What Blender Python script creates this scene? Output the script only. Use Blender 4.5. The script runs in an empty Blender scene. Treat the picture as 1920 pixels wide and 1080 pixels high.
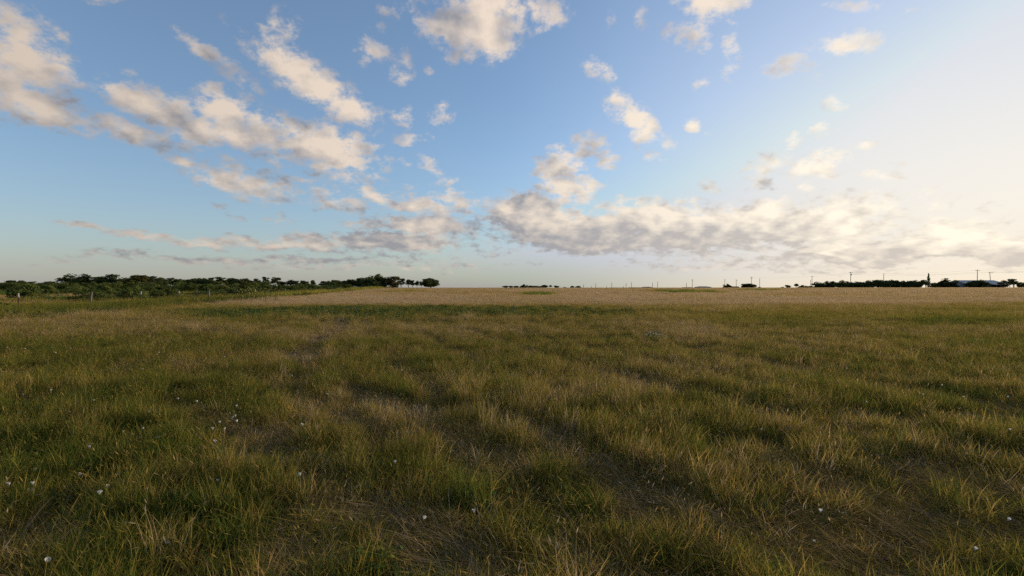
import bpy, math, random
import numpy as np
from mathutils import Vector, Matrix

# ------------------------------------------------------------------ camera, sky, sun, exposure
SC = bpy.context.scene
COL = SC.collection
F = 907.0                    # focal length in pixels of a 1920 wide frame
EYE = 1.60
SUN_AZ, SUN_EL = 59.0, 9.5   # degrees right of the view direction, above the horizon

cam_data = bpy.data.cameras.new('camera')
cam_data.sensor_width = 36.0
cam_data.lens = F / 1920.0 * 36.0
cam_data.clip_start = 0.05
cam_data.clip_end = 20000.0
cam = bpy.data.objects.new('camera', cam_data)
cam.location = (0, 0, EYE)
cam.rotation_euler = (math.radians(90), 0, 0)
COL.objects.link(cam)
SC.camera = cam

SC.view_settings.view_transform = 'Standard'
SC.view_settings.look = 'None'
SC.view_settings.gamma = 1.0
SC.view_settings.exposure = 0.2
SC.view_settings.use_curve_mapping = False
SC.render.engine = 'CYCLES'
SC.cycles.max_bounces = 4
SC.cycles.diffuse_bounces = 2
SC.cycles.glossy_bounces = 1
SC.cycles.transmission_bounces = 3
SC.cycles.use_adaptive_sampling = True
SC.cycles.adaptive_threshold = 0.02
SC.cycles.use_denoising = False

# clouds: x, y, rx, ry, tilt (clockwise), weight  (read off at 1920x1080, turned into directions below)
CLOUDS_BIG = [
 (45,110,130,52,42,1), (-60,130,140,80,20,1), (60,190,130,34,12,1), (235,240,150,26,17,.95),
 (300,196,100,32,18,1), (420,208,62,42,20,1), (440,252,150,32,14,1), (600,285,112,50,16,1.05),
 (585,152,135,36,34,1), (655,200,45,32,30,1), (512,97,42,26,30,.9), (410,118,85,18,32,.75),
 (455,342,110,24,13,.95), (640,378,66,17,10,.8), (785,385,62,26,14,.95), (860,382,50,22,10,.85),
 (800,425,95,22,4,.9), (740,455,140,17,1,.9), (600,455,115,13,2,.8), (480,454,95,11,3,.8),
 (890,45,85,56,10,1.05), (925,8,66,34,0,1), (1020,28,42,28,0,.8), (1330,12,58,38,0,1), (1285,66,36,30,0,.85),
 (1188,224,64,30,42,1), (1055,312,46,38,0,1), (1065,352,56,32,0,1), (1000,408,92,36,4,1.05),
 (1075,430,140,32,0,1.05), (1210,412,100,30,0,1), (1310,432,150,40,0,1.05), (1190,457,200,20,0,1),
 (1425,420,110,38,0,1), (1530,425,130,38,0,1), (1600,395,90,40,0,.95), (1700,468,210,21,0,1.35),
 (1880,466,190,22,0,1.35), (1600,482,140,13,0,1.1), (1800,436,120,22,0,.9), (2100,450,200,40,0,1),
 (1535,304,60,24,-15,.9), (1440,298,48,22,-28,.8), (1595,76,66,20,-8,.85), (1490,132,50,24,0,.75)]
CLOUDS_SMALL = [
 (75,45,50,22,40,.55), (530,55,34,34,20,.45), (345,305,30,15,14,.9), (430,297,22,9,8,.75), (522,358,50,13,8,.7),
 (530,410,28,9,6,.6), (410,382,22,8,8,.5), (445,402,22,7,10,.5), (160,428,50,9,4,.75), (255,440,80,9,5,.75),
 (360,455,100,9,4,.75), (700,364,30,15,20,.85), (700,420,62,13,4,.7), (702,77,30,34,32,.62), (745,124,24,27,40,.55),
 (763,102,14,16,0,.75), (740,25,22,18,0,.42), (806,122,11,9,0,.6), (752,222,30,20,40,.65), (830,215,22,26,35,.72),
 (772,262,32,14,0,.68), (815,318,32,12,35,.7), (768,310,18,8,15,.65), (842,340,26,9,-10,.6), (828,48,44,24,25,.85),
 (865,112,16,9,0,.55), (975,88,11,7,0,.6), (1118,128,30,17,25,.7), (1205,38,16,22,-20,.5), (1232,40,13,13,0,.5),
 (1145,45,12,22,0,.4), (1365,105,20,36,0,.68), (1315,156,18,12,-35,.5), (1222,258,34,18,30,.75), (1295,240,17,15,10,.85),
 (1228,296,18,11,0,.65), (1327,255,11,7,0,.5), (1100,272,34,17,10,.9), (1145,298,21,19,0,.9), (1106,360,20,16,0,.9),
 (1130,382,18,9,0,.75), (1265,375,20,9,0,.7), (1305,384,15,13,0,.8), (1475,272,46,13,-38,.7), (1545,238,32,14,0,.78),
 (1572,190,26,15,20,.65), (1632,272,22,8,-10,.75), (1672,325,42,15,0,.68), (1332,350,17,12,0,.75), (1430,338,30,18,0,.65),
 (1515,348,22,12,0,.7), (1750,370,32,16,0,.6), (1690,297,24,9,10,.5), (1445,490,130,10,0,.7), (500,489,330,9,0,.72), (700,500,260,7,0,.6), (1500,505,200,7,0,.6),
 (1320,500,160,8,0,.7), (230,135,22,10,10,.5), (100,60,30,14,60,.4), (930,470,40,6,0,.5), (1850,385,40,12,0,.5),
 (1640,10,70,12,0,.5), (200,-5,40,14,0,.5), (1800,410,80,16,0,.6), (570,345,40,14,10,.5)]

def px_to_sky(x, y):
    X, Z = (x - 960) / F, (540 - y) / F
    return math.atan(X), Z / math.sqrt(X * X + 1)

def blob_params(b):
    x, y, rx, ry, ang, w = b
    if y > 395: w *= 1.22; ry *= 1.08
    a, t = px_to_sky(x, y)
    e = 2.0
    a1, t1 = px_to_sky(x + e, y); a2, t2 = px_to_sky(x, y + e)
    J = np.array([[(a1 - a) / e, (a2 - a) / e], [(t1 - t) / e, (t2 - t) / e]])
    th = math.radians(ang)
    R = np.array([[math.cos(th), -math.sin(th)], [math.sin(th), math.cos(th)]])
    A = J @ R @ np.diag([rx * 1.5, ry * 1.5])
    U, S, _ = np.linalg.svd(A)
    if np.linalg.det(U) < 0: U[:, 1] *= -1
    return (a, t), math.atan2(U[1, 0], U[0, 0]), S, w

class NT:
    """small helper for writing node trees"""
    def __init__(self, tree): self.t = tree
    def n(self, kind, **kw):
        nd = self.t.nodes.new(kind)
        for k, v in kw.items(): setattr(nd, k, v)
        return nd
    def put(self, sock, v):
        if isinstance(v, bpy.types.NodeSocket): self.t.links.new(v, sock)
        elif v is not None: sock.default_value = v
    def m(self, op, a, b=None, c=None, clamp=False):
        nd = self.n('ShaderNodeMath', operation=op, use_clamp=clamp)
        for i, v in enumerate((a, b, c)):
            if v is not None: self.put(nd.inputs[i], v)
        return nd.outputs[0]
    def vm(self, op, a, b=None):
        nd = self.n('ShaderNodeVectorMath', operation=op)
        self.put(nd.inputs[0], a)
        if b is not None: self.put(nd.inputs[1], b)
        return nd.outputs['Value'] if op in ('DOT_PRODUCT', 'LENGTH') else nd.outputs[0]
    def step(self, v, lo, hi, a=0.0, b=1.0):
        nd = self.n('ShaderNodeMapRange', interpolation_type='SMOOTHSTEP')
        for i, q in enumerate((v, lo, hi, a, b)): self.put(nd.inputs[i], q)
        return nd.outputs[0]
    def mix(self, f, a, b, blend='MIX'):
        nd = self.n('ShaderNodeMix', data_type='RGBA', blend_type=blend, clamp_factor=True)
        self.put(nd.inputs[0], f); self.put(nd.inputs[6], a); self.put(nd.inputs[7], b)
        return nd.outputs[2]
    def noise(self, vec, scale, detail=5, rough=.55, dim='2D', dist=0.0):
        nd = self.n('ShaderNodeTexNoise', noise_dimensions=dim)
        self.put(nd.inputs['Vector'], vec)
        nd.inputs['Scale'].default_value = scale; nd.inputs['Detail'].default_value = detail
        nd.inputs['Roughness'].default_value = rough; nd.inputs['Distortion'].default_value = dist
        return nd
    def xyz(self, x, y, z=0.0):
        nd = self.n('ShaderNodeCombineXYZ')
        for i, v in enumerate((x, y, z)): self.put(nd.inputs[i], v)
        return nd.outputs[0]
    def sep(self, v):
        nd = self.n('ShaderNodeSeparateXYZ'); self.put(nd.inputs[0], v); return nd.outputs
    def ramp(self, f, stops):
        nd = self.n('ShaderNodeValToRGB'); self.put(nd.inputs[0], f)
        el = nd.color_ramp.elements
        while len(el) < len(stops): el.new(.5)
        for e, (p, c) in zip(el, stops): e.position = p; e.color = (*c, 1)
        return nd.outputs[0]

def sun_dir():
    a, e = math.radians(SUN_AZ), math.radians(SUN_EL)
    return Vector((math.sin(a) * math.cos(e), math.cos(a) * math.cos(e), math.sin(e)))

def build_world():
    w = bpy.data.worlds.new('World'); SC.world = w; w.use_nodes = True
    w.cycles.sampling_method = 'NONE'
    t = w.node_tree; t.nodes.clear(); N = NT(t)
    sky = N.n('ShaderNodeTexSky', sky_type='NISHITA', sun_disc=False)
    sky.sun_elevation = math.radians(SUN_EL); sky.sun_rotation = math.radians(SUN_AZ)
    sky.altitude = 150; sky.air_density = 1.0; sky.dust_density = 0.5; sky.ozone_density = 3.0
    d = N.n('ShaderNodeTexCoord').outputs['Generated']
    x, y, z = N.sep(d)
    hyp = N.m('MAXIMUM', N.m('SQRT', N.m('ADD', N.m('MULTIPLY', x, x), N.m('MULTIPLY', y, y))), .05)
    az = N.m('ARCTAN2', x, y)
    te = N.m('DIVIDE', z, hyp)
    p = N.xyz(az, te)
    # softened cloud-deck projection: features flatten towards the horizon
    inv = N.m('DIVIDE', 1.0, N.m('MULTIPLY', hyp, N.m('ADD', N.m('MAXIMUM', te, 0.0), 0.38)))
    deck = N.xyz(N.m('MULTIPLY', x, inv), N.m('MULTIPLY', y, inv), 0.0)
    warp = N.noise(deck, 3.5, 3, .5)
    wv = N.vm('SCALE', N.vm('SUBTRACT', warp.outputs['Color'], (.5, .5, .5))); wv.node.inputs['Scale'].default_value = .055
    pw = N.vm('ADD', p, wv)

    def madd(a, b, c):
        nd = N.n('ShaderNodeVectorMath', operation='MULTIPLY_ADD')
        for i, v in enumerate((a, b, c)): N.put(nd.inputs[i], v)
        return nd.outputs[0]
    def blobs(av, tv, lst):
        """max over elliptical bumps w*(1-r^2), three at a time in the three vector channels"""
        rows = []
        for b in lst:
            (a, tt), rot, S, wt = blob_params(b)
            c, s = math.cos(rot), math.sin(rot)
            M = np.array([[c, s], [-s, c]]) / S[:, None]
            Q = M.T @ M; q = Q @ np.array([a, tt]); k = np.array([a, tt]) @ q
            rows.append([wt * (1 - k), 2 * wt * q[0], 2 * wt * q[1], -wt * Q[0, 0], -2 * wt * Q[0, 1], -wt * Q[1, 1]])
        while len(rows) % 3: rows.append([-1, 0, 0, 0, 0, 0])
        acc = None
        for i in range(0, len(rows), 3):
            C = [tuple(float(rows[i + j][k]) for j in range(3)) for k in range(6)]
            t1 = madd(av, C[3], C[1]); t1 = madd(tv, C[4], t1)
            t2 = madd(tv, C[5], C[2])
            r = madd(t2, tv, madd(t1, av, C[0]))
            acc = N.vm('MAXIMUM', r, acc if acc is not None else (-.15, -.15, -.15))
        u, v, w_ = N.sep(acc)
        return N.m('SMOOTH_MAX', N.m('SMOOTH_MAX', u, v, .1), w_, .1)
    def channels(vec):
        u, v, _ = N.sep(vec)
        return N.xyz(u, u, u), N.xyz(v, v, v)
    B = blobs(*channels(pw), CLOUDS_BIG + CLOUDS_SMALL)
    cone = lambda v: N.m('SUBTRACT', 1.0, N.m('SQRT', N.m('MAXIMUM', N.m('SUBTRACT', 1.0, v), 0.0)))
    B = cone(B)
    shift = (0.085, 0.030, 0)
    B2 = blobs(*channels(N.vm('ADD', pw, shift)), CLOUDS_BIG + CLOUDS_SMALL); B2 = cone(B2)
    # the rest of the sky, outside the photograph: the same broken deck
    gen = N.noise(deck, 2.6, 3, .55).outputs[0]
    out = N.m('MAXIMUM', N.step(te, .66, .85), N.step(N.m('ABSOLUTE', az), .92, 1.1))
    B = N.m('MAXIMUM', B, N.m('MULTIPLY', out, N.step(gen, .48, .75, 0.0, .9)))
    n1 = N.noise(deck, 17.0, 9, .66).outputs[0]
    n1s = N.noise(N.vm('ADD', deck, (.035, -.022, 0)), 12.0, 5, .55).outputs[0]
    n1c = N.noise(deck, 12.0, 5, .55).outputs[0]
    nf = N.m('MULTIPLY', N.m('SUBTRACT', n1, .5), N.step(B, -.06, .14))
    dens = N.m('ADD', B, N.m('MULTIPLY', nf, 1.85))
    alpha = N.step(dens, .10, .78)
    thick = N.step(dens, .30, .85)
    # brighter on the side facing the low sun, greyer where thick and away from it
    edge = N.m('MAXIMUM', N.m('SUBTRACT', B, B2), -.30)
    rel = N.m('ADD', N.m('MULTIPLY', edge, .85), N.m('MULTIPLY', N.m('SUBTRACT', n1c, n1s), 1.3))
    lit = N.m('ADD', N.m('SUBTRACT', .50, N.m('MULTIPLY', thick, .24)), N.m('SUBTRACT', rel, N.step(te, .30, .06, -.10, .12)), clamp=True)
    cosun = N.vm('DOT_PRODUCT', d, tuple(sun_dir()))
    lowsky = N.step(te, .85, .08)
    near = N.m('MULTIPLY', N.m('POWER', N.step(cosun, .40, 1.0), 1.5), lowsky)
    shade_c = N.mix(N.step(cosun, .45, .95), (.285, .28, .30, 1), (.47, .44, .425, 1))
    lit_c = N.mix(near, (.78, .65, .53, 1), (1.0, .91, .75, 1))
    cl = N.mix(lit, shade_c, lit_c)
    dim = N.step(cosun, -.5, .5, .70, 1.0)
    cl = N.vm('MULTIPLY', cl, N.xyz(dim, dim, dim))
    K = 0.15
    base = N.vm('MULTIPLY', sky.outputs[0], (K * 1.30, K * 1.22, K * 1.22))
    base = N.mix(.10, base, (.48, .58, .64, 1))
    base = N.vm('MINIMUM', base, (.56, .63, .74))
    veil = N.m('MULTIPLY', N.m('POWER', N.step(cosun, .45, 1.0), 1.25), N.step(te, 1.1, .05))
    base = N.mix(N.m('MULTIPLY', veil, .68), base, N.mix(N.m('POWER', near, 2.0), (.54, .59, .69, 1), (.95, .88, .74, 1)))
    # hazy veil towards the horizon
    hz = N.m('POWER', 2.718, N.m('MULTIPLY', N.m('MAXIMUM', te, 0.0), -10.5))
    haze_c = N.mix(near, (.29, .295, .305, 1), (.86, .72, .52, 1))
    base = N.mix(N.m('MULTIPLY', hz, .82), base, haze_c)
    cl = N.mix(N.m('MULTIPLY', hz, .42), cl, haze_c)
    col = N.mix(N.m('MULTIPLY', alpha, .94), base, cl)
    bg = N.n('ShaderNodeBackground'); N.put(bg.inputs[0], col)
    bg.inputs[1].default_value = 1.0
    o = N.n('ShaderNodeOutputWorld'); t.links.new(bg.outputs[0], o.inputs[0])
build_world()

sun_data = bpy.data.lights.new('sun', 'SUN')
sun_data.energy = 5.0
sun_data.angle = math.radians(3.0)
sun_data.color = (1.0, .80, .56)
sun = bpy.data.objects.new('sun', sun_data)
sun.rotation_euler = (-sun_dir()).to_track_quat('-Z', 'Y').to_euler()
COL.objects.link(sun)
# ---- BODY -------------------------------------------------------- helpers
rng = np.random.default_rng(7)
random.seed(7)

def ss(x, a, b):
    t = np.clip((np.asarray(x, float) - a) / (b - a), 0, 1); return t * t * (3 - 2 * t)

def vnoise(x, y, seed=0):
    x = np.asarray(x, float); y = np.asarray(y, float)
    xi = np.floor(x).astype(np.int64); yi = np.floor(y).astype(np.int64)
    fx = x - xi; fy = y - yi
    fx = fx * fx * (3 - 2 * fx); fy = fy * fy * (3 - 2 * fy)
    def h(a, b):
        n = (a * 374761393 + b * 668265263 + seed * 1442695041) & 0x7fffffff
        n = ((n ^ (n >> 13)) * 1274126177) & 0x7fffffff
        n = n ^ (n >> 16)
        return (n & 0xffff) / 65535.0
    return (h(xi, yi) * (1 - fx) + h(xi + 1, yi) * fx) * (1 - fy) + (h(xi, yi + 1) * (1 - fx) + h(xi + 1, yi + 1) * fx) * fy

def fbm(x, y, seed=0, oct=4):
    a, v, t = 1.0, 0.0, 0.0
    for i in range(oct):
        v = v + a * vnoise(x * 2 ** i, y * 2 ** i, seed + i * 17); t += a; a *= .55
    return v / t

# gentle rise of the field: about eye level at the far edge
def far_rise(d): return 1.47 * ss(d, 30, 230)

# mown swaths run away to the back left and bend towards the fence
def row_coord(x, y):
    return x + 0.42 * y - 0.0016 * y * y * ss(y, 0, 30) + .35 * (fbm(x * .25, y * .25, 91, 2) - .5)

def ground_to_px(x, y, z):
    y = np.maximum(y, .3)
    return 960 + F * x / y, 540 - F * (z - EYE) / y

def px_to_ground(px, py, h=0.0):
    """field point seen at a photo pixel (used to read positions off the photograph)"""
    k = (540 - py) / F
    d = 3.0
    for _ in range(60):
        x = (px - 960) / F * d
        g = float(terrain(x, d)) + h
        dn = (EYE - g) / max(-k, 1e-4)
        d = .5 * d + .5 * min(max(dn, 1.5), 400)
    return (px - 960) / F * d, d

# trampled / bare troughs between the swaths, as centre lines on the field
TROUGH_PX = [
 [(930, 795), (1060, 855), (1150, 920), (1290, 985), (1480, 1055), (1640, 1110)],
 [(1400, 850), (1480, 890), (1580, 940), (1720, 1000), (1960, 1060)],
 [(1150, 715), (1250, 745), (1360, 765), (1520, 820), (1740, 850), (1960, 890)],
 [(560, 930), (680, 985), (800, 1035), (900, 1100)],
 [(640, 745), (760, 780), (870, 850), (960, 930)],
 [(440, 715), (540, 745), (640, 800), (720, 850)],
 [(1560, 800), (1720, 805), (1920, 800)],
 [(1180, 960), (1400, 1010), (1640, 1015), (1920, 1020)],
 [(330, 780), (420, 820), (520, 870)],
 [(1300, 660), (1420, 690), (1600, 712), (1800, 730)],
 [(640, 604), (636, 622), (600, 640), (540, 690)],
 [(1700, 900), (1800, 930), (1930, 960)]]
def _flat(px, py):
    d = EYE * F / max(py - 540, 8); return ((px - 960) / F * d, d)
TROUGHS = [[_flat(*p) for p in L] for L in TROUGH_PX]

def trough(x, y):
    """0..1 how trampled the grass is"""
    x = np.asarray(x, float); y = np.asarray(y, float)
    best = np.full(x.shape, 9.0)
    for L in TROUGHS:
        for (ax, ay), (bx, by) in zip(L[:-1], L[1:]):
            dx, dy = bx - ax, by - ay
            t = np.clip(((x - ax) * dx + (y - ay) * dy) / (dx * dx + dy * dy + 1e-9), 0, 1)
            w = .18 + .012 * np.maximum(y, 0)
            best = np.minimum(best, np.hypot(x - ax - t * dx, (y - ay - t * dy)) / w)
    jitter = 2.4 * (fbm(x * 1.7, y * 1.7, 5, 4) - .5)
    m = 1 - ss(best + jitter, .5, 1.5)
    r = row_coord(x, y)
    stripes = ss(np.cos(r * 2 * np.pi / 1.75) + 1.6 * (fbm(x * .8, y * .8, 33, 3) - .5), .55, 1.15) * (1 - ss(y, 14, 40))
    return np.maximum(.9 * m, .66 * stripes)

def terrain(x, y):
    x = np.asarray(x, float); y = np.asarray(y, float)
    d = np.hypot(x, y)
    z = far_rise(d)
    z = z + .10 * (fbm(x * .06, y * .06, 3, 3) - .5) * ss(d, 4, 25) * (1 - ss(d, 60, 160))
    z = z + .05 * (fbm(x * 1.1, y * 1.1, 8, 3) - .5) * (1 - ss(d, 20, 50))
    return z

def fence_x(y): return -24.0 - .15 * y       # line of the fence on the field

# ------------------------------------------------------------------ object helpers
def tag(o, label=None, cat=None, group=None, kind=None):
    if label: o['label'] = label
    if cat: o['category'] = cat
    if group: o['group'] = group
    if kind: o['kind'] = kind
    return o

def mesh_from(name, V, Fc, mats=(), attrs=None, mat_idx=None, smooth=False):
    me = bpy.data.meshes.new(name)
    me.from_pydata([tuple(map(float, v)) for v in V], [], [tuple(int(i) for i in f) for f in Fc])
    for m in mats: me.materials.append(m)
    if attrs:
        for k, a in attrs.items():
            at = me.attributes.new(k, 'FLOAT', 'POINT'); at.data.foreach_set('value', np.asarray(a, np.float32))
    if mat_idx is not None: me.polygons.foreach_set('material_index', np.asarray(mat_idx, np.int32))
    if smooth: me.polygons.foreach_set('use_smooth', np.ones(len(me.polygons), bool))
    me.update()
    return me

def link(name, me, parent=None, loc=(0, 0, 0), rot=(0, 0, 0), scale=(1, 1, 1)):
    o = bpy.data.objects.new(name, me); COL.objects.link(o)
    o.location = loc; o.rotation_euler = rot; o.scale = scale
    if parent is not None: o.parent = parent
    return o

def empty(name, loc, rz=0.0, scale=(1, 1, 1)):
    o = bpy.data.objects.new(name, None); COL.objects.link(o)
    o.empty_display_size = .2
    o.location = loc; o.rotation_euler = (0, 0, rz); o.scale = scale
    return o

class MB:
    """collects verts and faces"""
    def __init__(self): self.V = []; self.F = []; self.M = []
    def add(self, V, Fc, mi=0):
        b = len(self.V); self.V += [tuple(v) for v in V]
        self.F += [tuple(b + i for i in f) for f in Fc]; self.M += [mi] * len(Fc)
    def box(self, x0, y0, z0, x1, y1, z1, mi=0):
        self.add([(x0, y0, z0), (x1, y0, z0), (x1, y1, z0), (x0, y1, z0), (x0, y0, z1), (x1, y0, z1), (x1, y1, z1), (x0, y1, z1)],
                 [(0, 3, 2, 1), (4, 5, 6, 7), (0, 1, 5, 4), (1, 2, 6, 5), (2, 3, 7, 6), (3, 0, 4, 7)], mi)
    def tube(self, pts, rad, n=6, mi=0, caps=True):
        pts = [Vector(p) for p in pts]
        if not hasattr(rad, '__len__'): rad = [rad] * len(pts)
        rings = []; V = []
        for i, p in enumerate(pts):
            d = (pts[min(i + 1, len(pts) - 1)] - pts[max(i - 1, 0)]).normalized()
            u = d.cross(Vector((0, 0, 1)) if abs(d.z) < .9 else Vector((1, 0, 0))).normalized(); v = d.cross(u)
            for k in range(n):
                a = 2 * math.pi * k / n
                V.append(p + u * (math.cos(a) * rad[i]) + v * (math.sin(a) * rad[i]))
        Fc = []
        for i in range(len(pts) - 1):
            for k in range(n):
                k2 = (k + 1) % n
                Fc.append((i * n + k, i * n + k2, (i + 1) * n + k2, (i + 1) * n + k))
        if caps:
            Fc.append(tuple(range(n))[::-1]); Fc.append(tuple((len(pts) - 1) * n + k for k in range(n)))
        self.add(V, Fc, mi)
    def mesh(self, name, mats, smooth=False): return mesh_from(name, self.V, self.F, mats, mat_idx=self.M, smooth=smooth)

# ------------------------------------------------------------------ materials
def new_mat(name):
    m = bpy.data.materials.new(name); m.use_nodes = True
    m.node_tree.nodes.clear(); N = NT(m.node_tree)
    out = N.n('ShaderNodeOutputMaterial')
    return m, N, out

def attr(N, name, kind='GEOMETRY'):
    a = N.n('ShaderNodeAttribute', attribute_type=kind, attribute_name=name); return a.outputs['Fac']

def leafy(N, out, col, trans=.3, tcol=None, rough=.6, gloss=.0):
    d = N.n('ShaderNodeBsdfDiffuse'); N.put(d.inputs[0], col)
    t = N.n('ShaderNodeBsdfTranslucent'); N.put(t.inputs[0], tcol if tcol is not None else col)
    mx = N.n('ShaderNodeMixShader'); mx.inputs[0].default_value = trans
    N.t.links.new(d.outputs[0], mx.inputs[1]); N.t.links.new(t.outputs[0], mx.inputs[2])
    N.t.links.new(mx.outputs[0], out.inputs[0])

GRASS_STOPS = [(0.0, (.050, .085, .016)), (.25, (.125, .138, .024)), (.50, (.235, .185, .038)), (.74, (.335, .220, .070)), (1.0, (.445, .338, .222))]
def grass_mat():
    m, N, out = new_mat('grass_blade')
    t = attr(N, 'tint', 'INSTANCER'); b = attr(N, 'bright', 'INSTANCER')
    br = attr(N, 'blade'); hh = attr(N, 'along')
    f = N.m('ADD', t, N.m('MULTIPLY', N.m('SUBTRACT', br, .5), .62))
    f = N.m('ADD', f, N.m('MULTIPLY', N.m('SUBTRACT', .45, hh), .18), clamp=True)
    c = N.ramp(f, GRASS_STOPS)
    c = N.mix(1.0, c, N.xyz(b, b, b), 'MULTIPLY')
    leafy(N, out, c, .42)
    return m
def weed_mat():
    m, N, out = new_mat('weed_leaf')
    t = attr(N, 'tint', 'INSTANCER'); b = attr(N, 'bright', 'INSTANCER'); br = attr(N, 'blade')
    f = N.m('ADD', t, N.m('MULTIPLY', N.m('SUBTRACT', br, .5), .6), clamp=True)
    c = N.ramp(f, [(0, (.034, .060, .018)), (.5, (.075, .115, .030)), (1, (.16, .17, .05))])
    c = N.mix(1.0, c, N.xyz(b, b, b), 'MULTIPLY')
    leafy(N, out, c, .25)
    return m
def foliage_mat(name, c0, c1, trans=.34):
    m, N, out = new_mat(name)
    br = attr(N, 'blade'); r = N.n('ShaderNodeObjectInfo').outputs['Random']
    f = N.m('ADD', N.m('MULTIPLY', br, .65), N.m('MULTIPLY', r, .35), clamp=True)
    leafy(N, out, N.mix(f, (*c0, 1), (*c1, 1)), trans)
    return m
def plain_mat(name, c, rough=.7, metal=0.0, var=.35, scale=6.0, stretch=(1, 1, 1)):
    m, N, out = new_mat(name)
    tc = N.n('ShaderNodeTexCoord').outputs['Object']
    mp = N.n('ShaderNodeMapping'); N.put(mp.inputs[0], tc); mp.inputs['Scale'].default_value = stretch
    n = N.noise(mp.outputs[0], scale, 5, .6, '3D').outputs[0]
    f = N.step(n, .3, .7)
    lo = tuple(v * (1 - var) for v in c); hi = tuple(min(v * (1 + var), .9) for v in c)
    p = N.n('ShaderNodeBsdfPrincipled'); N.put(p.inputs['Base Color'], N.mix(f, (*lo, 1), (*hi, 1)))
    p.inputs['Roughness'].default_value = rough; p.inputs['Metallic'].default_value = metal
    N.t.links.new(p.outputs[0], out.inputs[0])
    return m
def ground_mat():
    m, N, out = new_mat('field_ground')
    pos = N.n('ShaderNodeNewGeometry').outputs['Position']
    dry = attr(N, 'dry')
    a = N.noise(pos, 22, 6, .65, '3D').outputs[0]
    b = N.noise(pos, 1.3, 4, .6, '3D').outputs[0]
    mp = N.n('ShaderNodeMapping'); N.put(mp.inputs[0], pos); mp.inputs['Scale'].default_value = (.012, .05, .05)
    big = N.noise(mp.outputs[0], 1.0, 6, .6, '3D').outputs[0]
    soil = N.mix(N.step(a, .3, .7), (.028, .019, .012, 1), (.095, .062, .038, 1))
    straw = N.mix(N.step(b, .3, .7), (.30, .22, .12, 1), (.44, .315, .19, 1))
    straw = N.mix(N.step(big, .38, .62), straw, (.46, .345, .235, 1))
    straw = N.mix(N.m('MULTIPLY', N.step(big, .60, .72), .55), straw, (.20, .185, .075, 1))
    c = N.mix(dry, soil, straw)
    p = N.n('ShaderNodeBsdfDiffuse'); N.put(p.inputs[0], c)
    bmp = N.n('ShaderNodeBump'); bmp.inputs['Strength'].default_value = .6; bmp.inputs['Distance'].default_value = .03
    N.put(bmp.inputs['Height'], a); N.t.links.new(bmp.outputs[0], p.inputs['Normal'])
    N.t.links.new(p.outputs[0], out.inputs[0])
    return m

M_GRASS, M_WEED, M_GROUND = grass_mat(), weed_mat(), ground_mat()
M_TREE = foliage_mat('tree_leaves', (.036, .050, .020), (.115, .135, .048))
M_TREE_OLIVE = foliage_mat('olive_tree_leaves', (.040, .046, .016), (.12, .115, .042))
M_SHRUB = foliage_mat('shrub_leaves', (.040, .062, .016), (.130, .150, .042), .3)
M_BARK = plain_mat('bark', (.055, .043, .032), .9, stretch=(1, 1, .3))
M_POLE = plain_mat('weathered_pole', (.085, .065, .050), .9, stretch=(1, 1, .1))
M_RUST = plain_mat('rusty_steel', (.085, .040, .024), .8)
M_WHITE = plain_mat('white_paint', (.44, .43, .40), .6, var=.12)
M_GREYWOOD = plain_mat('grey_wood', (.105, .085, .068), .9, stretch=(2, 2, .2))
M_WIRE = plain_mat('wire', (.10, .085, .075), .6, .4)
M_ROOF = plain_mat('metal_roof', (.27, .30, .34), .5, .3, var=.15, scale=.8)
M_SHEET = plain_mat('metal_wall', (.30, .31, .33), .6, .1, var=.15, scale=.8)
M_DARK = plain_mat('bay_shade_and_doors', (.02, .02, .02), .9)  # near-black: painted shade of the barn bay, also the doors
M_SHINGLE = plain_mat('dark_shingle', (.050, .046, .044), .9)
M_BRICKWALL = plain_mat('tan_wall', (.22, .17, .13), .9)
M_GLASS = plain_mat('window_glass', (.03, .035, .045), .15)
M_INSUL = plain_mat('insulator', (.12, .10, .09), .4)
def flower_mat(name, c):
    m, N, out = new_mat(name); leafy(N, out, (*c, 1), .3); return m
M_PETAL = flower_mat('white_petal', (.52, .52, .50))
M_THROAT = flower_mat('flower_throat', (.62, .55, .42))
M_STEM = flower_mat('green_stem', (.06, .09, .025))
M_YELLOW = flower_mat('yellow_petal', (.46, .38, .13))
M_DISC = flower_mat('brown_disc', (.09, .055, .025))

# ------------------------------------------------------------------ ground
def build_ground():
    rad = np.concatenate([np.linspace(.0, 12, 61)[1:], 12 * (9000 / 12) ** (np.linspace(0, 1, 110)[1:])])
    na = 240
    ang = np.linspace(0, 2 * np.pi, na, endpoint=False)
    R, A = np.meshgrid(rad, ang, indexing='ij')
    X = (R * np.sin(A)).ravel(); Y = (R * np.cos(A)).ravel()
    X = np.concatenate([[0], X]); Y = np.concatenate([[0], Y])
    Z = terrain(X, Y)
    V = np.stack([X, Y, Z], 1)
    Fc = [(0, 1 + (k + 1) % na, 1 + k) for k in range(na)]
    for i in range(len(rad) - 1):
        a = 1 + i * na; b = a + na
        for k in range(na):
            k2 = (k + 1) % na
            Fc.append((a + k, a + k2, b + k2, b + k))
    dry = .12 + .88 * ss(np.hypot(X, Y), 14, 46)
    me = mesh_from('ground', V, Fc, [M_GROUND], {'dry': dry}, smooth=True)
    o = link('ground', me); tag(o, kind='structure')
    return o
build_ground()

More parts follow.
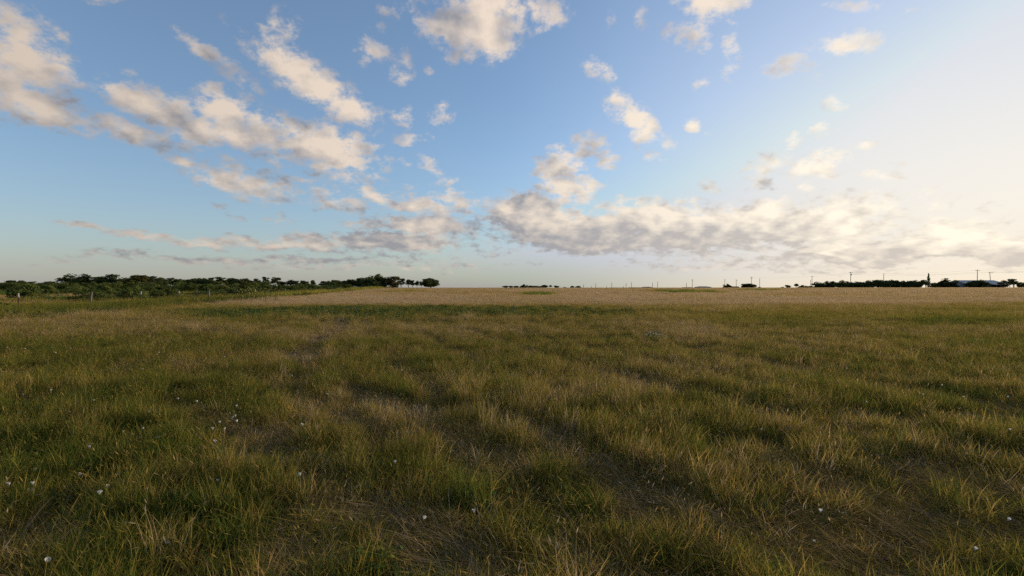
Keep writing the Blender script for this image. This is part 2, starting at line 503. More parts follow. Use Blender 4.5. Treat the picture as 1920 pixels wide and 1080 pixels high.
# ------------------------------------------------------------------ grass clumps (sources live outside the scene)
def blades(n, radius, h0, h1, w0, w1, lean, droop, flat=0.0, seedhead=0.0, direction=None, segs=3):
    V = []; Fc = []; B = []; A = []
    for i in range(n):
        r = radius * math.sqrt(random.random()); a = random.uniform(0, 2 * math.pi)
        bx, by = r * math.cos(a), r * math.sin(a)
        L = random.uniform(h0, h1); w = random.uniform(w0, w1)
        th = random.uniform(0, 2 * math.pi) if direction is None else direction + random.gauss(0, .45)
        ln = abs(random.gauss(lean, lean * .5)) + flat
        dr = abs(random.gauss(droop, droop * .5))
        col = random.random()
        dx, dy = math.cos(th), math.sin(th)
        fa = random.uniform(0, math.pi)
        px_, py_ = math.cos(fa), math.sin(fa)
        x, y, z = bx, by, -.01 if flat < 1 else random.uniform(.0, .06)
        ang = ln
        b0 = len(V)
        for k in range(segs + 1):
            t = k / segs
            ww = w * (1 - .25 * t) if k < segs else 0
            if k == 0: ww = w * .7
            if k < segs:
                V += [(x - px_ * ww / 2, y - py_ * ww / 2, z), (x + px_ * ww / 2, y + py_ * ww / 2, z)]
                B += [col, col]; A += [t, t]
            else:
                V.append((x, y, z)); B.append(col); A.append(1)
            s = L / segs
            x += dx * math.sin(ang) * s; y += dy * math.sin(ang) * s; z += math.cos(ang) * s
            ang += dr / segs * (1 + t)
            z = max(z, .004)
        for k in range(segs - 1):
            q = b0 + 2 * k; Fc.append((q, q + 1, q + 3, q + 2))
        q = b0 + 2 * (segs - 1); Fc.append((q, q + 1, q + 2))
        if random.random() < seedhead:                     # a narrow seed head at the tip
            tx, ty, tz = V[-1]; hl = random.uniform(.03, .06); hw = random.uniform(.002, .004)
            ux, uy, uz = dx * math.sin(ang), dy * math.sin(ang), math.cos(ang)
            b1 = len(V)
            V += [(tx, ty, tz), (tx + ux * hl * .4 - hw * dy, ty + uy * hl * .4 + hw * dx, tz + uz * hl * .4),
                  (tx + ux * hl, ty + uy * hl, tz + uz * hl), (tx + ux * hl * .4 + hw * dy, ty + uy * hl * .4 - hw * dx, tz + uz * hl * .4)]
            B += [.8] * 4; A += [.3] * 4
            Fc.append((b1, b1 + 1, b1 + 2, b1 + 3))
    return V, Fc, B, A

def leaf_weed(n, radius, height, size):
    V = []; Fc = []; B = []; A = []
    for i in range(n):
        r = radius * math.sqrt(random.random()); a = random.uniform(0, 2 * math.pi)
        z = height * random.uniform(.1, 1) * (1 - .5 * (r / radius) ** 2)
        s = size * random.uniform(.6, 1.3); c = random.random()
        u = Vector((random.gauss(0, 1), random.gauss(0, 1), random.gauss(0, .5))).normalized()
        v = u.cross(Vector((random.gauss(0, .6), random.gauss(0, .6), 1))).normalized()
        p = Vector((r * math.cos(a), r * math.sin(a), z)); b0 = len(V)
        V += [p, p + u * s * .5 + v * s * .38, p + u * s, p + u * s * .5 - v * s * .38]
        B += [c] * 4; A += [.5] * 4; Fc.append((b0, b0 + 1, b0 + 2, b0 + 3))
    return V, Fc, B, A

SRC = {}
def source(setname, idx, data, mat):
    if setname not in SRC: SRC[setname] = bpy.data.collections.new('clumps_' + setname)
    V, Fc, B, A = data
    me = mesh_from('clump', V, Fc, [mat], {'blade': B, 'along': A})
    o = bpy.data.objects.new('%s_clump_%02d' % (setname, idx), me)
    SRC[setname].objects.link(o)

for i in range(6):      # 0-5 upright leafy grass
    source('near', i, blades(46, .08, .13, .34, .0028, .0062, .17, .6), M_GRASS)
for i in range(6, 9):   # 6-8 thin straw with seed heads
    source('near', i, blades(24, .10, .20, .37, .0014, .0026, .2, .45, seedhead=.35), M_GRASS)
for i in range(9, 13):  # 9-12 flattened thatch
    source('near', i, blades(60, .20, .15, .42, .0018, .004, .18, .35, flat=1.2, direction=random.choice((0.0, .6))), M_GRASS)
for i in range(13, 15): # 13-14 leafy weeds
    source('near', i, leaf_weed(40, .13, .18, .034), M_WEED)
for i in range(5):
    source('mid', i, blades(80, .26, .14, .36, .005, .010, .22, .65), M_GRASS)
for i in range(5, 8):
    source('mid', i, blades(50, .26, .26, .48, .004, .007, .16, .4, seedhead=.5), M_GRASS)
for i in range(8, 10):
    source('mid', i, leaf_weed(90, .34, .30, .085), M_WEED)
for i in range(5):
    source('far', i, blades(90, .80, .20, .46, .018, .034, .2, .5, segs=2), M_GRASS)
for i in range(5, 7):
    source('far', i, leaf_weed(120, .9, .45, .17), M_WEED)

def scatter(name, setname, P, rot, scl, idx, tint, bright, label, cat='grass'):
    n = len(P)
    me = bpy.data.meshes.new(name); me.vertices.add(n)
    me.vertices.foreach_set('co', np.asarray(P, np.float32).ravel())
    def fa(k, v, typ='FLOAT'):
        a = me.attributes.new(k, typ, 'POINT')
        a.data.foreach_set('vector' if typ == 'FLOAT_VECTOR' else 'value', np.asarray(v, np.int32 if typ == 'INT' else np.float32).ravel())
    fa('rot', rot, 'FLOAT_VECTOR'); fa('scl', scl, 'FLOAT_VECTOR'); fa('pick', idx, 'INT'); fa('tint', tint); fa('bright', bright)
    me.update()
    o = link(name, me); tag(o, label, cat, kind='stuff')
    g = bpy.data.node_groups.new('scatter_' + name, 'GeometryNodeTree')
    g.interface.new_socket('Geometry', in_out='INPUT', socket_type='NodeSocketGeometry')
    g.interface.new_socket('Geometry', in_out='OUTPUT', socket_type='NodeSocketGeometry')
    gi = g.nodes.new('NodeGroupInput'); go = g.nodes.new('NodeGroupOutput')
    ci = g.nodes.new('GeometryNodeCollectionInfo'); ci.inputs['Collection'].default_value = SRC[setname]
    ci.inputs['Separate Children'].default_value = True; ci.inputs['Reset Children'].default_value = True
    ip = g.nodes.new('GeometryNodeInstanceOnPoints'); ip.inputs['Pick Instance'].default_value = True
    def na(k, typ):
        q = g.nodes.new('GeometryNodeInputNamedAttribute'); q.data_type = typ; q.inputs['Name'].default_value = k; return q.outputs['Attribute']
    L = g.links.new
    L(gi.outputs[0], ip.inputs['Points']); L(ci.outputs[0], ip.inputs['Instance'])
    L(na('pick', 'INT'), ip.inputs['Instance Index'])
    e2r = g.nodes.new('FunctionNodeEulerToRotation'); L(na('rot', 'FLOAT_VECTOR'), e2r.inputs[0]); L(e2r.outputs[0], ip.inputs['Rotation'])
    L(na('scl', 'FLOAT_VECTOR'), ip.inputs['Scale'])
    L(ip.outputs[0], go.inputs[0])
    md = o.modifiers.new('scatter', 'NODES'); md.node_group = g
    return o

def wedge(d0, d1, dens, margin=4.0):
    """random points on the field in front of the viewer with room to step aside"""
    half = 1.12 * d1 + margin
    n = int(dens * (d1 - d0 + (0 if d0 > 1 else 0)) * 2 * half)
    x = rng.uniform(-half, half, n); y = rng.uniform(d0, d1, n)
    k = np.abs(x) < 1.12 * np.maximum(y, 0) + margin
    return x[k], y[k]

def field_look(x, y):
    """tint (0 green .. 1 dry), weed cover, height factor for points on the field"""
    z = terrain(x, y)
    px, py = ground_to_px(x, y, z + .15)
    d = np.hypot(x, y)
    n1 = fbm(x * .35, y * .35, 11, 4); n2 = fbm(x * 1.3, y * 1.3, 23, 3); n3 = fbm(x * .09, y * .05, 47, 4)
    tint = .47 + .45 * (n1 - .5) + .35 * (n2 - .5) - .03
    tint = tint + .13 * ss(y, 7, 18)
    # dry upper field beyond the weed band
    dryf = ss(y + 5 * (n1 - .5), 36, 46)
    tint = tint * (1 - dryf) + (.88 + .35 * (n3 - .5)) * dryf
    # green weed band across the middle, about 18 to 40 m out
    u = (x + 6) / 17.5; v = (y - 31) / 9.5
    band = np.clip(1.15 - np.sqrt(u * u + v * v), 0, 1) * (.1 + 1.8 * fbm(x * .4, y * .3, 71, 4))
    band = .85 * ss(band, .05, .6) * (1 - ss(y + 20 * (n1 - .5), 33, 44))
    # other greener pieces of field: x, y, rx, ry, amount
    for (cx, cy, rx, ry, am) in ((14, 21, 9, 4, .6), (24, 22, 7, 4, .7), (17, 27, 8, 3, .5), (13.5, 12.5, 4, 3, .5), (-10, 12, 5, 3.5, .5), (-4.7, 5.4, 2.2, 2.5, .55), (-6.5, 7, 2.5, 2, .4),
                                 (-4, 12.6, 2.3, .9, .7), (5.2, 91, 3.6, 10, 1.1), (40, 112, 8.5, 16, 1.0), (66, 130, 4.5, 10, .8), (-2, 9, 2.5, 1.2, .35), (60, 60, 12, 5, .4), (45, 40, 10, 3, .5), (28, 30, 6, 3, .5), (-28, 118, 8, 9, .5)):
        q = np.clip(1.2 - np.hypot((x - cx) / rx, (y - cy) / ry), 0, 1) * (.4 + 1.2 * n2)
        tint = tint - am * (.30 if cy < 70 else .75) * ss(q, .1, .6)
    tint = tint - .34 * band + .10 * (vnoise(x * 1.1, y * 1.1, 181) - .5) * (1 - dryf)
    tr = trough(x, y)
    tint = tint + .22 * tr * (1 - ss(y, 20, 40))
    return z, np.clip(tint, 0, 1), band, tr, n1, n2

def verge(x, y):
    """lush strip along the fence: 1 near it"""
    off = x - fence_x(y)
    return ss(off, -3, -.5) * (1 - ss(off + 2.2 * (fbm(x * .4, y * .15, 61, 3) - .5) - 2.2 * (1 - ss(y, 30, 48)), 1.2, 3.4))

def pasture(x, y): return x < fence_x(y) - 1.0

def make_grass():
    # foreground
    x, y = wedge(-1.5, 7.5, 215, 2.5)
    k = (np.hypot(x, y) > .5); x, y = x[k], y[k]
    z, tint, band, tr, n1, n2 = field_look(x, y)
    n = len(x); u = rng.random(n)
    tuft = ss(fbm(x * 3.6, y * 3.6, 151, 2), .34, .58)
    keep = (u > tr * .12) & (rng.random(n) < .62 + .38 * tuft)
    idx = rng.integers(0, 6, n)
    s = rng.random(n)
    idx = np.where(s < .22, rng.integers(6, 9, n), idx)
    green = ss(.42 - tint, .0, .2)
    idx = np.where(s > .93 - .1 * green, rng.integers(13, 15, n), idx)
    lie = rng.random(n) < (.12 + .42 * tr)
    idx = np.where(lie, rng.integers(9, 13, n), idx)
    keep = keep | lie
    hgt = (.55 + .8 * n1 + .6 * (fbm(x * 3.1, y * 3.1, 131, 2) - .5)) * (1 - .44 * tr * (~lie)) * (.86 + .22 * tuft)
    sc = hgt * rng.uniform(.7, 1.3, n)
    tint = tint + np.where(lie, .30, 0) + rng.normal(0, .15, n) + .22 * (vnoise(x * 2.1, y * 2.1, 171) - .5)
    bright = rng.uniform(.7, 1.25, n) * np.where(lie, .85, 1)
    rot = np.stack([rng.normal(0, .10, n), rng.normal(0, .10, n), rng.uniform(0, 6.28, n)], 1)
    rl = math.radians(118)
    rot[lie, 2] = rl + rng.normal(0, .5, lie.sum())
    w = rng.uniform(.9, 1.25, n)
    S = np.stack([w, w, sc], 1); S[lie] = np.stack([w[lie], w[lie], rng.uniform(.6, 1.3, lie.sum())], 1)
    P = np.stack([x, y, z], 1)
    scatter('foreground_grass', 'near', P[keep], rot[keep], S[keep], idx[keep], np.clip(tint, 0, .84)[keep], bright[keep],
            'mixed green and straw grass with flattened thatch in the foreground')
    # dead straw lying in the trampled troughs
    x, y = wedge(1.2, 12, 75, 2.0)
    tr = trough(x, y); k = rng.random(len(x)) < ss(tr, .15, .7); x, y = x[k], y[k]; n = len(x)
    w = rng.uniform(.8, 1.3, n)
    scatter('trampled_straw', 'near', np.stack([x, y, terrain(x, y)], 1), np.stack([rng.normal(0, .08, n), rng.normal(0, .08, n), math.radians(118) + rng.normal(0, .9, n)], 1),
            np.stack([w, w, rng.uniform(.7, 1.6, n)], 1), rng.integers(9, 13, n), np.clip(rng.normal(.72, .12, n), 0, 1), rng.uniform(.55, 1.1, n), 'brown dead straw lying flat in the trampled tracks')
    # 7 to 22 m
    x, y = wedge(7.2, 22, 72)
    z, tint, band, tr, n1, n2 = field_look(x, y); n = len(x)
    s = rng.random(n)
    idx = rng.integers(0, 6, n)
    idx = np.where(s < .32, rng.integers(6, 9, n), idx)
    idx = np.where(s > .95 - .5 * band, rng.integers(13, 15, n), idx)
    lie = rng.random(n) < (.06 + .6 * tr); idx = np.where(lie, rng.integers(9, 13, n), idx)
    sc = (.55 + .75 * n1 + .6 * (fbm(x * 2.6, y * 2.6, 131, 2) - .5)) * (1 - .44 * tr * (~lie)) * rng.uniform(.7, 1.3, n)
    w = rng.uniform(1.1, 1.5, n)
    rot = np.stack([rng.normal(0, .10, n), rng.normal(0, .10, n), rng.uniform(0, 6.28, n)], 1)
    scatter('middle_grass', 'near', np.stack([x, y, z], 1), rot, np.stack([w, w, sc], 1), idx,
            np.clip(tint + np.where(lie, .2, 0) + rng.normal(0, .15, n), 0, 1), rng.uniform(.75, 1.15, n) * np.where(lie, .75, 1), 'olive and straw grass across the middle of the field')
    # 21 to 62 m
    x, y = wedge(21.5, 62, 13)
    z, tint, band, tr, n1, n2 = field_look(x, y); n = len(x)
    k = ~pasture(x, y)
    s = rng.random(n)
    idx = rng.integers(0, 5, n)
    idx = np.where(s < .45, rng.integers(5, 8, n), idx)
    idx = np.where(rng.random(n) < .75 * band, rng.integers(8, 10, n), idx)
    vg = verge(x, y)
    tint = tint * (1 - .8 * vg) + .12 * vg
    sc = (.60 + .7 * n1 + .3 * (n2 - .5)) * rng.uniform(.8, 1.2, n) * (1 + .9 * vg)
    w = rng.uniform(.9, 1.3, n)
    rot = np.stack([rng.normal(0, .08, n), rng.normal(0, .08, n), rng.uniform(0, 6.28, n)], 1)
    wt = (idx >= 8)
    scatter('far_field_grass', 'mid', np.stack([x, y, z], 1)[k], rot[k], np.stack([w, w, sc], 1)[k], idx[k],
            np.clip(np.where(wt, .35 + rng.normal(0, .2, n), tint + rng.normal(0, .08, n)), 0, 1)[k], rng.uniform(.8, 1.15, n)[k], 'dry grass and the dark green weed band farther out')
    # 60 to 230 m
    x, y = wedge(60, 230, .9)
    d = np.hypot(x, y); k0 = rng.random(len(x)) < np.clip(90 / d, .25, 1) ; x, y = x[k0], y[k0]
    z, tint, band, tr, n1, n2 = field_look(x, y); n = len(x)
    k = ~pasture(x, y)
    idx = rng.integers(0, 5, n)
    vg = verge(x, y); tint = tint * (1 - .8 * vg) + .15 * vg
    sc = rng.uniform(.65, 1.1, n) * (1 + .6 * vg) * np.where(tint < .5, 1.7, 1.0); w = rng.uniform(1.0, 1.5, n)
    rot = np.stack([np.zeros(n), np.zeros(n), rng.uniform(0, 6.28, n)], 1)
    scatter('distant_grass', 'far', np.stack([x, y, z], 1)[k], rot[k], np.stack([w, w, sc], 1)[k], idx[k],
            np.clip(tint + rng.normal(0, .07, n), 0, 1)[k], (rng.uniform(.85, 1.12, n) * np.where(tint < .5, 1.35, 1.0))[k], 'pale tan grass covering the far field')
    # rough pasture behind the fence
    n = 15000
    y = 20 + 190 * rng.random(n) ** 1.5; x = fence_x(y) - 1 - rng.random(n) * (1.2 * y + 10)
    k = np.abs(x) < 1.15 * y + 8; x, y = x[k], y[k]; n = len(x)
    z = terrain(x, y)
    n1 = fbm(x * .12, y * .08, 101, 4)
    tint = np.clip(.12 + 1.5 * (n1 - .36), .05, .85)
    idx = np.where(rng.random(n) < .35 * (n1 < .5), rng.integers(5, 7, n), rng.integers(0, 5, n))
    w = rng.uniform(.9, 1.5, n)
    scatter('pasture_grass', 'far', np.stack([x, y, z], 1), np.stack([np.zeros(n), np.zeros(n), rng.uniform(0, 6.28, n)], 1),
            np.stack([w, w, rng.uniform(.9, 1.9, n)], 1), idx, tint, rng.uniform(.8, 1.15, n), 'rough green and tan grass in the pasture behind the fence')
    # tall weeds in the verge along the fence
    n = 6500
    y = 22 + 70 * rng.random(n) ** 1.3; x = fence_x(y) - 1.4 + (3.6 + 2.4 * (1 - ss(y, 28, 46))) * rng.random(n) + .6 * rng.normal(0, 1, n)
    z = terrain(x, y)
    idx = np.where(rng.random(n) < .4, rng.integers(8, 10, n), rng.integers(0, 5, n))
    w = rng.uniform(.9, 1.5, n)
    scatter('verge_weeds', 'mid', np.stack([x, y, z], 1), np.stack([np.zeros(n), np.zeros(n), rng.uniform(0, 6.28, n)], 1),
            np.stack([w, w, rng.uniform(1.0, 2.1, n) * (.5 + .9 * fbm(x * .3, y * .2, 77, 3))], 1), idx, np.clip(rng.normal(.2, .12, n), 0, .6), rng.uniform(.75, 1.15, n), 'tall lush green weeds along the foot of the wire fence')
make_grass()

# ------------------------------------------------------------------ trees
def make_crown(style, seed, nclump, nleaf, leaf, mat):
    r = random.Random(seed)
    V = []; Fc = []; B = []
    cl = []
    for i in range(nclump):
        if style == 'round':
            while True:
                p = Vector((r.uniform(-1, 1), r.uniform(-1, 1), r.uniform(-1, 1)))
                if .25 < p.length < 1: break
            c = Vector((p.x * .36, p.y * .36, .50 + p.z * .37)); s = (r.uniform(.12, .2), r.uniform(.10, .16))
        elif style == 'layered':
            a = r.uniform(0, 6.28); q = r.random()
            c = Vector((math.cos(a) * .34 * (1 - .4 * q) * r.uniform(.2, 1), math.sin(a) * .34 * r.uniform(.2, 1), .42 + .5 * q)); s = (r.uniform(.12, .2), r.uniform(.05, .10))
        elif style == 'wide':
            a = r.uniform(0, 6.28); q = math.sqrt(r.random())
            c = Vector((math.cos(a) * .38 * q, math.sin(a) * .38 * q, .10 + (.70 + (.16 if r.random() < .2 else 0)) * r.random() * (1 - .45 * q * q))); s = (r.uniform(.12, .18), r.uniform(.13, .2))
        else:   # column
            q = (i + .5) / nclump; c = Vector((r.gauss(0, .05), r.gauss(0, .05), .06 + .86 * q)); s = (.34 * (1 - q ** 1.6) + .06, .07)
        cl.append((c, s))
    for (c, s) in cl:
        shade = r.random()
        for j in range(nleaf):
            d = Vector((r.gauss(0, 1), r.gauss(0, 1), r.gauss(0, 1)))
            d = d.normalized() * r.random() ** .45
            p = c + Vector((d.x * s[0], d.y * s[0], d.z * s[1]))
            u = Vector((r.gauss(0, 1), r.gauss(0, 1), r.gauss(0, 1))).normalized()
            v = u.orthogonal().normalized(); w = leaf * r.uniform(.6, 1.4)
            b = len(V)
            V += [p - u * w * .5, p + v * w * .4, p + u * w * .5, p - v * w * .4]
            q = min(max(.5 * shade + .5 * r.random(), 0), 1)
            B += [q] * 4; Fc.append((b, b + 1, b + 2, b + 3))
    return mesh_from('crown', V, Fc, [mat], {'blade': B}), cl

def make_trunk(cl, seed, base_r=.03):
    r = random.Random(seed); mb = MB()
    zs = sorted(c.z for c, s in cl); zt = zs[len(zs) // 2]
    mb.tube([(0, 0, -.06), (.01, 0, zt * .4), (-.01, .01, zt), (0, 0, zs[-1] * .95)], [base_r * 1.3, base_r, base_r * .7, base_r * .2], 7)
    for c, s in cl[::3]:
        z0 = max(.12, c.z - .28 - .15 * r.random())
        mid = Vector((c.x * .5, c.y * .5, (z0 + c.z) / 2 + .03))
        mb.tube([(0, 0, z0), mid, c], [base_r * .5, base_r * .33, base_r * .12], 5)
    return mb.mesh('trunk', [M_BARK])

VAR = {}
def variants(key, style, n, nclump, nleaf, leaf, mat, base_r=.03):
    VAR[key] = []
    for i in range(n):
        me, cl = make_crown(style, hash((style, i, 5)) % 9999 if False else len(key) * 100 + i * 7 + nclump, nclump, nleaf, leaf, mat)
        VAR[key].append((me, make_trunk(cl, i, base_r)))
variants('round', 'round', 4, 32, 80, .085, M_TREE)
variants('layered', 'layered', 5, 22, 70, .075, M_TREE, .020)
variants('wide', 'wide', 3, 40, 75, .09, M_TREE)
variants('olive', 'round', 2, 30, 64, .075, M_TREE_OLIVE)
variants('column', 'column', 1, 30, 40, .06, M_TREE)

ORD = ['first', 'second', 'third', 'fourth', 'fifth', 'sixth', 'seventh', 'eighth', 'ninth', 'tenth', 'eleventh', 'twelfth', 'thirteenth', 'fourteenth', 'fifteenth',
       'sixteenth', 'seventeenth', 'eighteenth', 'nineteenth', 'twentieth']
ORD += ['twenty-' + o for o in ORD[:9]] + ['thirtieth'] + ['thirty-' + o for o in ORD[:9]] + ['fortieth'] + ['forty-' + o for o in ORD[:9]] + ['fiftieth'] + ['fifty-' + o for o in ORD[:9]] + ['sixtieth']

NTREE = [0]
def tree(px, wpx, top, style, dist, label, group, cat='tree', name='tree', sink=0.0):
    y = dist; x = (px - 960) / F * dist
    g = float(terrain(x, y)) - sink
    h = max((540 - top) / F * dist + EYE - g, .8); w = wpx / F * dist
    NTREE[0] += 1; i = NTREE[0]
    rr = random.Random(i)
    me, tr = VAR[style][i % len(VAR[style])]
    wf = {'round': 1.12, 'layered': 1.08, 'wide': 1.1, 'olive': 1.12, 'column': 1.1}[style]
    o = empty(name, (x, y, g), rr.uniform(0, 6.28), (w * wf, w * wf, h * rr.uniform(.97, 1.10)))
    link('crown', me, o); link('trunk', tr, o)
    tag(o, label, cat, group)
    return o

LOOK = {'round': 'dark rounded leafy tree', 'layered': 'dark open-crowned tree with bare trunk', 'wide': 'broad dark bushy tree', 'olive': 'lighter olive-green tree', 'column': 'narrow columnar cypress tree'}
LEFT = [(4, 12, 529, 'round', 185), (29, 38, 525, 'round', 180), (62, 27, 528, 'layered', 190), (95, 34, 526, 'round', 185), (140, 54, 516, 'wide', 165), (166, 48, 515, 'wide', 160),
 (190, 44, 517, 'round', 168), (211, 38, 514, 'round', 165), (236, 46, 518, 'wide', 170), (261, 40, 513.5, 'olive', 165), (285, 32, 518, 'layered', 175), (303, 28, 520, 'round', 180),
 (320, 26, 521.5, 'layered', 190), (335, 26, 521.5, 'round', 185), (352, 26, 522, 'layered', 190), (368, 26, 521, 'round', 195), (384, 28, 520, 'round', 190), (398, 22, 521, 'layered', 195), (413, 28, 520, 'layered', 190),
 (433, 28, 521, 'round', 195), (453, 32, 520, 'round', 190), (470, 22, 523, 'round', 200), (483, 20, 523.5, 'layered', 200), (498, 19, 520, 'layered', 195), (516, 23, 520, 'layered', 200), (528, 15, 525, 'round', 205),
 (545, 26, 524.5, 'layered', 205), (558, 20, 526, 'layered', 205), (571, 17, 524, 'round', 210), (587, 14, 524, 'layered', 210), (605, 22, 526.5, 'layered', 210), (616, 16, 525.5, 'layered', 212), (634, 30, 523.5, 'round', 210),
 (656, 28, 522, 'round', 205), (677, 26, 521, 'round', 205), (699, 46, 516, 'wide', 195), (718, 26, 517, 'olive', 200), (737, 36, 516.5, 'olive', 198), (752, 22, 522, 'layered', 205), (766, 16, 524, 'layered', 215),
 (774, 13, 525, 'layered', 215), (782, 12, 525, 'layered', 216), (790, 11, 528, 'layered', 216), (808, 36, 521, 'round', 210)]
for i, (px, w, top, st, dd) in enumerate(LEFT):
    if i == len(LEFT) - 1: lab = 'round dark tree with visible trunk ending the left treeline at the open field'
    else: lab = '%s, %s from the left end of the long left treeline' % (LOOK[st], ORD[i])
    tree(px, w, top, st, dd, lab, 'trees of the long left treeline')
MIDT = [(948, 13, 535.3, 'round', 480), (958, 9, 535.3, 'round', 490), (968, 13, 535.8, 'round', 480), (982, 15, 532.4, 'wide', 480), (996, 18, 534.6, 'wide', 490), (1009, 16, 535.8, 'wide', 490), (1021, 16, 534, 'round', 480), (1032, 9, 534, 'layered', 480),
 (1043, 11, 535, 'round', 500), (1059, 7, 538, 'round', 500), (1073, 9, 536, 'round', 500), (1084, 12, 535.8, 'round', 500)]
for i, (px, w, top, st, dd) in enumerate(MIDT):
    tree(px, w, top, st, dd, '%s, %s from left in the small mid-horizon grove' % (LOOK[st], ORD[i]), 'trees of the small grove on the horizon')
SOLO = [(1364, 16, 532, 'wide', 420, 'small rounded dark tree left of the broad flat-topped tree on the horizon'), (1403, 27, 529.8, 'wide', 400, 'broad flat-topped dark tree at the foot of a crossarm utility pole'),
 (1424, 6, 537.8, 'round', 420, 'tiny dark bush at the foot of a bare pole right of the broad tree'), (1467, 6, 537.5, 'wide', 420, 'tiny low dark bush alone on the horizon'), (1477, 11, 533.5, 'round', 400, 'small pale round tree left of the right hedgerow'),
 (1493, 11, 531, 'layered', 330, 'ragged leaning tree at the left tip of the right hedgerow'), (1504, 14, 534, 'wide', 330, 'low bush beside the ragged tree at the hedgerow tip'), (1518, 16, 535.5, 'wide', 330, 'low dark hedge bush under the twin utility poles')]
for (px, w, top, st, dd, lab) in SOLO: tree(px, w, top, st, dd, lab, None, 'bush' if 'bush' in lab else 'tree', 'bush' if 'bush' in lab else 'tree')
RIGHT = [(1535, 26, 528.5, 'wide', 300), (1548, 24, 527, 'wide', 295), (1562, 22, 527.5, 'round', 295), (1578, 28, 527, 'wide', 290), (1596, 28, 527, 'wide', 290), (1614, 30, 526.3, 'wide', 288), (1631, 26, 526.5, 'wide', 285), (1646, 28, 524, 'round', 285),
 (1662, 28, 523.6, 'wide', 282), (1680, 24, 524, 'round', 280), (1692, 22, 526, 'wide', 280), (1707, 30, 525, 'wide', 278), (1724, 22, 525.5, 'round', 276), (1735, 18, 524, 'layered', 275), (1752, 20, 529, 'olive', 270)]
for i, (px, w, top, st, dd) in enumerate(RIGHT):
    tree(px, w, top, st, dd, '%s, %s from the left in the dense right hedgerow' % (LOOK[st], ORD[i]), 'trees of the dense right hedgerow')
tree(1741, 8, 511.5, 'column', 272, 'tall narrow columnar cypress rising above the right hedgerow', None)
tree(1775, 34, 521.5, 'wide', 262, 'dome-shaped dark tree between the cypress and the metal barn', None)
tree(1832, 36, 523.5, 'wide', 245, 'wide dark bush growing in front of the metal barn', None, 'bush', 'bush')
for i, (px, w, top, st, lab) in enumerate([(1882, 22, 525, 'olive', 'open olive tree at the right end of the metal barn'), (1900, 20, 524, 'layered', 'ragged open tree right of the metal barn, next to last at the edge'), (1914, 16, 528.5, 'olive', 'small olive tree at the right edge of the view')]):
    tree(px, w, top, st, 255, lab, None)

# ------------------------------------------------------------------ mesquite shrubs in the pasture
variants('shrub', 'wide', 5, 34, 80, .062, M_SHRUB, .016)
def shrubs():
    k = 0; placed = []
    r = random.Random(21)
    def put(x, y, h, w):
        nonlocal k
        if x > fence_x(y) - 2.0 - w / 2: x = fence_x(y) - 2.0 - w / 2 - r.random() * 2
        for (a, b, c) in placed:
            if math.hypot(a - x, b - y) < .42 * (c + w): return
        placed.append((x, y, w))
        me, tr = VAR['shrub'][k % 5]; k += 1
        o = empty('mesquite_shrub', (x, y, float(terrain(x, y)) - .05), r.uniform(0, 6.28), (w, w, h))
        link('foliage', me, o); link('stem', tr, o)
        far = y > 95
        tag(o, 'low green shrub in the far thicket below the left treeline' if far else 'feathery green shrub standing in rough grass just behind the wire fence', 'shrub',
            'shrubs of the far thicket' if far else 'shrubs close behind the wire fence')
    # far thicket, a continuous belt
    for i in range(230):
        px = r.uniform(-60, 760); d = r.uniform(96, 158)
        put((px - 960) / F * d, d, r.uniform(1.3, 2.6), r.uniform(2.8, 5.5))
    for i in range(105):
        px = r.uniform(-40, 640); d = r.uniform(37, 95)
        if 60 < px < 150 and d < 46: continue
        put((px - 960) / F * d, d, r.uniform(.7, 2.1), r.uniform(1.6, 3.6))
shrubs()

# ------------------------------------------------------------------ wire fence
def build_fence():
    r = random.Random(4)
    f = empty('wire_fence', (fence_x(27.5), 27.5, float(terrain(fence_x(27.5), 27.5))))
    ox, oy, oz = f.location
    def P(y, h): x = fence_x(y); return (x - ox, y - oy, float(terrain(x, y)) + h - oz)
    mb = MB()                                  # studded T post
    mb.box(-.025, -.004, -.3, .025, .004, 1.28); mb.box(-.004, .004, -.3, .004, .04, 1.28)
    for k in range(12): mb.box(-.008, -.012, .15 + k * .09, .008, -.004, .19 + k * .09)
    tpost = mb.mesh('steel_post', [M_RUST])
    mb = MB(); mb.box(-.0256, -.005, 1.06, .0256, .0408, 1.29); cap = mb.mesh('post_tip', [M_WHITE])
    mb = MB(); mb.tube([(0, 0, -.3), (.012, 0, .5), (.0, .01, 1.0), (.03, 0, 1.32)], [.085, .08, .075, .06], 9); wpost = mb.mesh('wood_post', [M_GREYWOOD])
    ys = [(22.4, 't'), (27.6, 'T'), (33.2, 'w'), (38.8, 'T'), (44.6, 'T'), (47.7, 'T'), (50.4, 'w'), (53.7, 't'), (58, 't'), (63, 'T'), (69, 't'), (75, 'w'), (82, 't'), (90, 'T'), (98, 't'), (107, 't'), (117, 'w'), (128, 't'), (140, 't'), (154, 't'), (170, 'w')]
    for y, k in ys:
        big = 1.0
        o = link('post', wpost if k == 'w' else tpost, f, P(y, 0), (r.uniform(-.05, .05), r.uniform(-.05, .09), r.uniform(-.3, .3) + .4), (big, big, 1))
        if k == 'w': tag(o, 'thick grey wooden post')
        if k == 'T': link('tip', cap, o)
    for h in (.30, .58, .86, 1.12):
        mb = MB(); pts = []
        for (a, _), (b, _) in zip(ys[:-1], ys[1:]):
            for q in (0, .33, .66):
                y = a + (b - a) * q; pts.append(P(y, h - .05 * math.sin(math.pi * q)))
        pts.append(P(ys[-1][0], h))
        mb.tube(pts, .0035, 4)
        link('wire', mb.mesh('wire', [M_WIRE]), f)
    tag(f, 'barbed wire fence on thin posts, some white-tipped, along the left pasture', 'fence')
build_fence()

